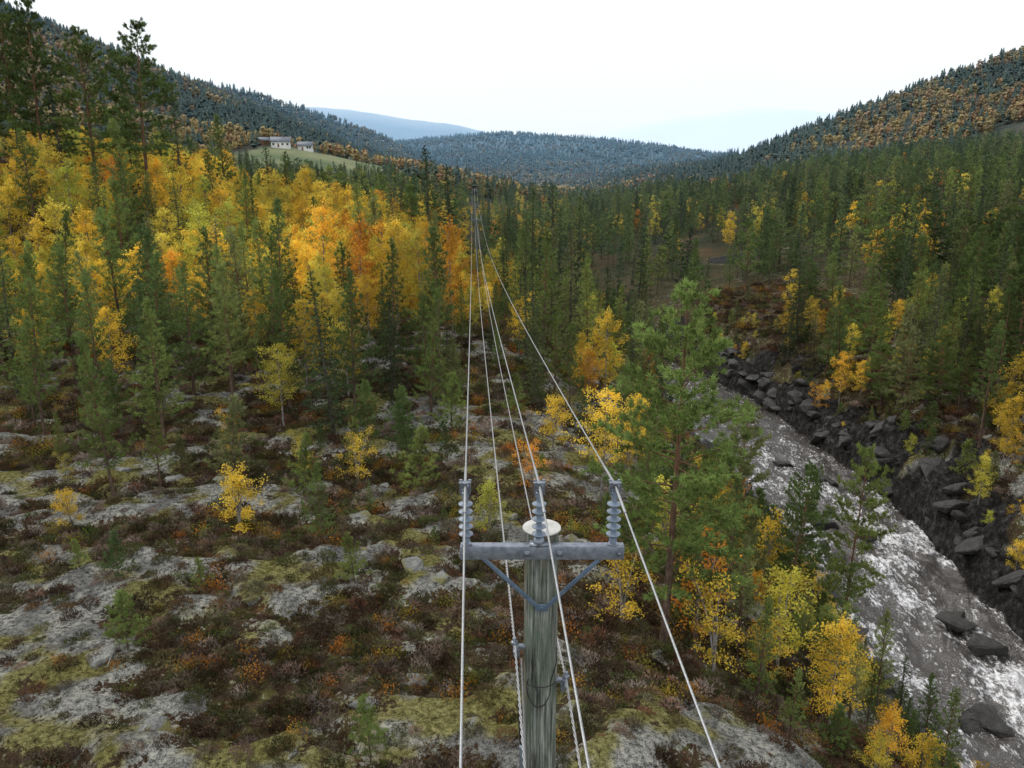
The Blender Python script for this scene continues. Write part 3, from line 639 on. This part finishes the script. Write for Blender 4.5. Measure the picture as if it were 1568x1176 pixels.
def wood_mat():
    m, nt, out = new_mat('weathered_pole_wood'); tc = N(nt, 'ShaderNodeTexCoord')
    mp = N(nt, 'ShaderNodeMapping'); mp.inputs['Scale'].default_value = (1, 1, .045); nt.links.new(tc.outputs['Object'], mp.inputs[0])
    mp2 = N(nt, 'ShaderNodeMapping'); mp2.inputs['Scale'].default_value = (1, 1, .3); nt.links.new(tc.outputs['Object'], mp2.inputs[0])
    gr = noise(nt, mp.outputs[0], 38, 5, .7); bl_ = noise(nt, mp2.outputs[0], 5, 5, .7)
    c = ramp(nt, [(.38, (.020, .021, .018)), (.46, (.10, .108, .09)), (.54, (.19, .20, .175)), (.66, (.38, .39, .35))], gr)
    c = mix(nt, ramp(nt, [(.45, g(0)), (.58, g(.85))], bl_), c, mix(nt, gr, (.03, .045, .03), (.18, .23, .16)))
    c = mix(nt, ramp(nt, [(.56, g(0)), (.66, g(.7))], noise(nt, mp2.outputs[0], 3, 4)), c, (.19, .12, .07))
    b = N(nt, 'ShaderNodeBsdfPrincipled'); b.inputs['Roughness'].default_value = .85
    nt.links.new(c, b.inputs['Base Color']); nt.links.new(b.outputs[0], out.inputs[0])
    bp = N(nt, 'ShaderNodeBump'); bp.inputs['Strength'].default_value = .9; bp.inputs['Distance'].default_value = .015
    nt.links.new(gr, bp.inputs['Height']); nt.links.new(bp.outputs[0], b.inputs['Normal']); return m
M_wood = wood_mat()
M_galv = simple_mat('galvanised_steel', (.16, .18, .22), (.29, .32, .37), 14, .45, .6, .1)
M_brace = simple_mat('brace_steel', (.10, .15, .23), (.18, .24, .32), 14, .45, .5, .1)
M_ins = simple_mat('insulator_silicone', (.15, .19, .25), (.22, .27, .34), 9, .3, 0, .03)
M_alu = simple_mat('aluminium_wire', (.26, .27, .28), (.42, .43, .44), 60, .45, .7, .3)
M_cable = simple_mat('grey_cable', (.28, .28, .29), (.42, .42, .42), 50, .5, 0, .2)
M_cap = simple_mat('white_cap', (.42, .41, .37), (.60, .59, .56), 7, .5, 0, .05)
M_black = simple_mat('black_rubber', (.012, .012, .012), (.03, .03, .03), 8, .5, 0, .05)
def boxm(c, s, R=None):
    sx, sy, sz = [q/2 for q in s]; V = np.array([(a, b_, c_) for a in (-sx, sx) for b_ in (-sy, sy) for c_ in (-sz, sz)])
    if R is not None: V = V@np.array(R).T
    return V+np.array(c), np.array([(0, 1, 3, 2), (4, 6, 7, 5), (0, 4, 5, 1), (2, 3, 7, 6), (0, 2, 6, 4), (1, 5, 7, 3)])
def lathe(prof, c, sides=28):
    prof = np.array(prof); n_ = len(prof); th = np.arange(sides)*2*np.pi/sides
    V = np.stack([prof[:, 0][:, None]*np.cos(th), prof[:, 0][:, None]*np.sin(th), np.repeat(prof[:, 1][:, None], sides, 1)], 2).reshape(-1, 3)+np.array(c)
    i = np.arange(n_-1)[:, None]; j = np.arange(sides)[None, :]; j2 = (j+1) % sides
    return V, np.stack([(i*sides+j).ravel(), (i*sides+j2).ravel(), ((i+1)*sides+j2).ravel(), ((i+1)*sides+j).ravel()], 1)
def part(name, chunks, mats, parent, smooth=False, bevel=0, loc=(0, 0, 0)):
    me = mesh_from(name, chunks, mats, smooth); o = add_obj(name, me, loc, parent=parent)
    if bevel:
        bv = o.modifiers.new('b', 'BEVEL'); bv.width = bevel; bv.segments = 2; bv.limit_method = 'ANGLE'
    if smooth:
        try: me.set_sharp_from_angle(angle=math.radians(35))
        except Exception: pass
    return o
INSX = [-.70, -.034, .645]
def ins_profile():
    p = [(.0, -.02), (.028, -.02), (.028, .03), (.036, .035), (.036, .075), (.022, .08)]
    z = .095
    for k in range(5):
        p += [(.024, z), (.060, z+.004), (.066, z+.010), (.064, z+.016), (.026, z+.034)]; z += .074
    p += [(.024, z), (.034, z+.005), (.034, z+.05), (.026, z+.055), (.026, z+.085), (0, z+.09)]
    return p, z
def utility_pole(x, y, top, rotz=0, detail=True):
    zb = tz(x, y)-.6
    root = bpy.data.objects.new('utility_pole', None); COL.objects.link(root); root.location = (x, y, top); root.rotation_euler = (0, 0, rotz)
    H = top-zb; n_ = 24; zz = np.linspace(-H, 0, n_); rr = np.interp(zz, [-H, 0], [.20, .160])
    V, F = lathe([(r_, z_) for r_, z_ in zip(rr, zz)]+[(.15, .006), (0, .008)], (0, 0, 0), 40); part('pole_shaft', [(V, F, 0)], [M_wood], root, True)
    V, F = lathe([(0, .012), (.178, .012), (.182, .018), (.178, .026), (.06, .045), (0, .05)], (0, 0, 0), 40); part('pole_cap', [(V, F, 0)], [M_cap], root, True)
    cy = -.21; cz = -.115; W = 1.50; ox = -.004
    ch = [boxm((ox, cy-.045, cz), (W, .009, .13)), boxm((ox, cy+.001, cz+.0605), (W-.002, .083, .009)), boxm((ox, cy+.001, cz-.0605), (W-.002, .083, .009))]
    part('crossarm', [(*c, 0) for c in ch], [M_galv], root, bevel=.003)
    ch = []
    for bx in (-.72, -.145, .155, .70):
        V, F = lathe([(0, 0), (.020, 0), (.020, .014), (0, .016)], (0, 0, 0), 6); V = np.stack([V[:, 0], -V[:, 2], V[:, 1]], 1)+np.array([bx, cy-.051, cz-.005]); ch.append((V, F, 0))
    ch.append((*boxm((-.145, cy-.053, cz-.005), (.06, .004, .06)), 0)); ch.append((*boxm((.155, cy-.053, cz-.005), (.06, .004, .06)), 0))
    part('crossarm_bolts', ch, [M_galv], root)
    for sx in (-1, 1):
        p0 = np.array([-.006+sx*.56, cy-.062, cz-.045]); p1 = np.array([0+sx*.045, -.183, -.74+.06])
        d_ = p1-p0; L_ = np.linalg.norm(d_); ang = math.atan2(d_[2], d_[0]); R = np.array(Matrix.Rotation(-ang, 3, 'Y'))
        part('brace_left' if sx < 0 else 'brace_right', [(*boxm((p0+p1)/2, (L_, .010, .042), R), 0)], [M_brace], root, bevel=.002)
    part('brace_foot', [(*boxm((0, -.190, -.715), (.125, .012, .075)), 0), (*boxm((0, -.199, -.715), (.03, .012, .03)), 0)], [M_brace], root, bevel=.004)
    prof, ztop = ins_profile()
    for i, ix in enumerate(INSX):
        o_ = (ix, cy, cz+.065)
        V, F = lathe(prof, o_, 28); part('insulator_%d' % (i+1), [(V, F, 0)], [M_ins], root, True)
        zt = o_[2]+ztop+.09
        ch = [(*boxm((ix, cy, zt+.0), (.075, .10, .018)), 0), (*boxm((ix+.028, cy, zt+.026), (.016, .10, .045)), 0), (*boxm((ix-.028, cy, zt+.02), (.016, .07, .036)), 0), (*boxm((ix, cy, zt+.052), (.07, .06, .014)), 0)]
        for bx in (-.04, .04):
            for by in (-.03, .03): V, F = lathe([(0, 0), (.011, 0), (.011, .10), (.016, .10), (.016, .12), (0, .122)], (ix+bx, cy+by, zt-.05), 8); ch.append((V, F, 0))
        V, F = lathe([(0, -.01), (.05, -.01), (.05, .0), (0, .002)], (ix, cy, cz+.078), 20); ch.append((V, F, 0))
        part('wire_clamp_%d' % (i+1), ch, [M_galv], root, bevel=.002)
    V, F = lathe([(0, 0), (.06, 0), (.05, .06), (.03, .08), (0, .08)], (INSX[1], cy, cz+.062), 16); part('centre_pin_bracket', [(V, F, 0), (*boxm((INSX[1], cy-.003, cz+.075), (.17, .10, .02)), 0)], [M_galv], root)
    for nm, sx, zc in (('cable_bracket_left', -1, -1.22), ('cable_bracket_right', 1, -1.60)):
        ch = [(*boxm((sx*.20, -.05, zc), (.12, .05, .035)), 0), (*boxm((sx*.245, -.06, zc-.02), (.05, .10, .11)), 0), (*boxm((sx*.25, -.14, zc+.02), (.035, .13, .035)), 0), (*boxm((sx*.225, -.02, zc-.10), (.045, .045, .10)), 0)]
        V, F = lathe([(0, 0), (.034, 0), (.034, .03), (.02, .035), (.02, .07), (0, .072)], (sx*.255, -.06, zc+.03), 12); ch.append((V, F, 0))
        part(nm, ch, [M_galv], root, bevel=.004)
    if detail:
        th = np.linspace(-.2, math.pi+.5, 30); L_ = np.stack([.115*np.cos(th)-.02, -.180+.045*np.abs(np.cos(th))**2, -1.62-.20*np.sin(th)], 1)
        L_ = np.concatenate([[[.155, -.10, -1.20]], [[.15, -.13, -1.35]], L_])
        V, F = tube(L_, np.full(len(L_), .006), 6); part('cable_loop', [(V, F, 0)], [M_black], root, True)
        t = np.linspace(0, 1, 20); L_ = np.stack([-.23+.06*t, -.10-.03*np.sin(t*3), -1.3-1.6*t], 1); V, F = tube(L_, np.full(20, .014), 8); part('down_cable_black', [(V, F, 0)], [M_black], root, True)
        V, F = tube(L_+[.04, -.03, 0], np.full(20, .008), 6); part('down_cable_grey', [(V, F, 0)], [M_cable], root, True)
        part('cable_joint', [(*boxm((-.185, -.155, -2.45), (.045, .05, .34)), 0)], [M_galv], root, bevel=.012)
        th = np.linspace(0, 2*math.pi, 40); V, F = tube(np.stack([.168*np.cos(th), .168*np.sin(th), -1.6+0*th], 1), np.full(40, .005), 5); part('strap', [(V, F, 0)], [M_black], root)
    return root
PX, PY, PT = .28, 6.80, 10.735
P2 = (-5.25, 119.0, 7.0); P3 = (-10.9, 236.0, 8.6); P0 = (5.2, -95.0, 10.5)
utility_pole(PX, PY, PT)
utility_pole(*P2, detail=False); utility_pole(*P3, detail=False)
wz = -.115+.065+ins_profile()[1]+.09+.03; wy = -.21
def span(a, b_, sag, n_=60):
    t = np.linspace(0, 1, n_); a = np.array(a); b_ = np.array(b_); P = a+(b_-a)*t[:, None]; P[:, 2] -= 4*sag*t*(1-t); return P
def wire(name, pts, r, mat, twist=0):
    if twist:
        ch = []; seg = np.linalg.norm(np.diff(pts, axis=0), axis=1); L_ = np.concatenate([[0], np.cumsum(seg)])
        k_ = np.arange(0, min(L_[-1], 240), .035); Q = np.stack([np.interp(k_, L_, pts[:, i]) for i in range(3)], 1)
        for ph in (0, math.pi):
            a = k_/.16*2*math.pi+ph; R = Q+np.stack([np.cos(a)*twist, 0*a, np.sin(a)*twist], 1); V, F = tube(R, np.full(len(R), r), 5); ch.append((V, F, 0))
        return add_obj(name, mesh_from(name, ch, [mat], True))
    V, F = tube(pts, np.full(len(pts), r), 8); return add_obj(name, mesh_from(name, [(V, F, 0)], [mat], True))
for i, ix in enumerate(INSX):
    a = (PX+ix, PY+wy, PT+wz); c0 = (P0[0]+ix, P0[1], P0[2]); c2 = (P2[0]+ix, P2[1]+wy, P2[2]+wz); c3 = (P3[0]+ix, P3[1]+wy, P3[2]+wz)
    pts = np.concatenate([span(c0, a, 2.0), span(a, c2, 1.5)[1:], span(c2, c3, 1.8)[1:]])
    wire('power_line', pts, .0088, M_alu)
    q = span(c0, a, 2.0, 400)[-3:]; q2 = span(a, c2, 1.5, 400)[:3]; wire('armour_rod', np.concatenate([q, q2[1:]]), .0135, M_alu)
for sx, zc in ((-1, -1.20), (1, -1.58)):
    a = (PX+sx*.25, PY-.14, PT+zc+.02); c0 = (P0[0]+sx*.25, P0[1], P0[2]+zc-.3); c2 = (P2[0]+sx*.25, P2[1]-.14, P2[2]+zc)
    wire('telephone_cable', np.concatenate([span(c0, a, 2.0, 100), span(a, c2, 1.6, 100)[1:]]), .0065, M_cable, twist=.008)

# ------------------------------------------------------------------ farm on the meadow
Mw = simple_mat('white_boards', (.72, .72, .70), (.8, .8, .78), 3, .7); Mr = simple_mat('slate_roof', (.13, .15, .18), (.20, .22, .26), 2, .7); Mg = simple_mat('window_glass', (.03, .04, .05), (.05, .06, .07), 1, .1); Mb = simple_mat('chimney_brick', (.2, .1, .08), (.3, .14, .1), 4, .8); Mred = simple_mat('red_boards', (.20, .07, .05), (.28, .10, .07), 3, .8)
def house(name, x, y, rot, w, d_, h_, r_, wall, wins):
    z = tz(x, y)-.3
    root = bpy.data.objects.new(name, None); COL.objects.link(root); root.location = (x, y, z); root.rotation_euler = (0, 0, rot)
    V = [(-w, -d_, -1), (w, -d_, -1), (w, d_, -1), (-w, d_, -1), (-w, -d_, h_), (w, -d_, h_), (w, d_, h_), (-w, d_, h_)]; part('walls', [(V, [(0, 1, 5, 4), (1, 2, 6, 5), (2, 3, 7, 6), (3, 0, 4, 7)], 0), ([(-w, -d_, h_), (-w, d_, h_), (-w, 0, h_+r_), (w, -d_, h_), (w, d_, h_), (w, 0, h_+r_)], [(0, 1, 2), (5, 4, 3)], 0)], [wall], root)
    ch = []
    for sg in (-1, 1):
        a = math.atan2(r_, d_); L_ = math.hypot(r_, d_)+.6; R = np.array(Matrix.Rotation(-sg*a, 3, 'X')); ch.append((*boxm((0, sg*(d_/2+.2), h_+r_/2-.02), (2*w+1, L_, .22), R), 0))
    part('roof', ch, [Mr], root)
    ch = [(*boxm((xx, -d_-.02, 1.8), (1.1, .06, 1.2)), 0) for xx in wins]+[(*boxm((w+.02, yy_, 1.8), (.06, 1.1, 1.2)), 0) for yy_ in (-2, 2) if d_ > 3]
    part('windows', ch, [Mg], root); part('door', [(*boxm((-1.4, -d_-.02, 1.05), (1.0, .06, 2.1)), 0)], [Mb], root)
    if name == 'farmhouse': part('chimney', [(*boxm((1.5, 0, h_+r_+.3), (.8, .8, 1.6)), 0)], [Mb], root)
house('farmhouse', -137, 488, .25, 5.5, 4, 3.2, 2.6, Mw, (-4.2, 1, 3.8))
house('barn', -124, 494, .1, 4.2, 3.2, 2.8, 2.2, Mw, (1.5, 3)); house('shed', -148, 490, .4, 3, 2.4, 2.4, 1.6, Mred, (1.2,))

# ------------------------------------------------------------------ sky, sun, camera
w = bpy.data.worlds.new('World'); scene.world = w; w.use_nodes = True; nt = w.node_tree; nt.nodes.clear()
out = nt.nodes.new('ShaderNodeOutputWorld'); bg = nt.nodes.new('ShaderNodeBackground'); bg.inputs[1].default_value = .12
sky = nt.nodes.new('ShaderNodeTexSky'); sky.sky_type = 'NISHITA'; sky.sun_disc = False
SE, SR = math.radians(40), math.radians(-48); sky.sun_elevation = SE; sky.sun_rotation = SR
tc = nt.nodes.new('ShaderNodeTexCoord'); n_ = noise(nt, tc.outputs['Generated'], 2.2, 5, .5)
sx = nt.nodes.new('ShaderNodeSeparateXYZ'); nt.links.new(tc.outputs['Generated'], sx.inputs[0])
cloud = ramp(nt, [(0, (7.2, 8.2, 9.0)), (.09, (8.4, 9.0, 9.4)), (.2, (9.6, 9.8, 9.9)), (1, (9.6, 9.8, 10.0))], sx.outputs[2])
f = ramp(nt, [(.3, g(.88)), (.6, g(.97))], n_)
nt.links.new(mix(nt, f, sky.outputs[0], cloud), bg.inputs[0]); nt.links.new(bg.outputs[0], out.inputs[0])
sd = bpy.data.lights.new('sun', 'SUN'); sd.energy = 1.5; sd.angle = math.radians(10); sd.color = (1, .95, .87)
so_ = bpy.data.objects.new('sun', sd); COL.objects.link(so_)
dirv = Vector((math.sin(SR)*math.cos(SE), math.cos(SR)*math.cos(SE), math.sin(SE))); so_.rotation_euler = dirv.to_track_quat('Z', 'Y').to_euler(); so_.location = (0, 0, 60)
cd = bpy.data.cameras.new('camera'); cd.sensor_width = 36; cd.lens = 27.7; cd.clip_end = 30000; cd.clip_start = .1
co = bpy.data.objects.new('camera', cd); COL.objects.link(co); co.location = (0, 0, CAMZ); co.rotation_euler = (math.radians(90-15.2), 0, 0); scene.camera = co
scene.view_settings.view_transform = 'Standard'; scene.view_settings.look = 'None'; scene.view_settings.exposure = 0
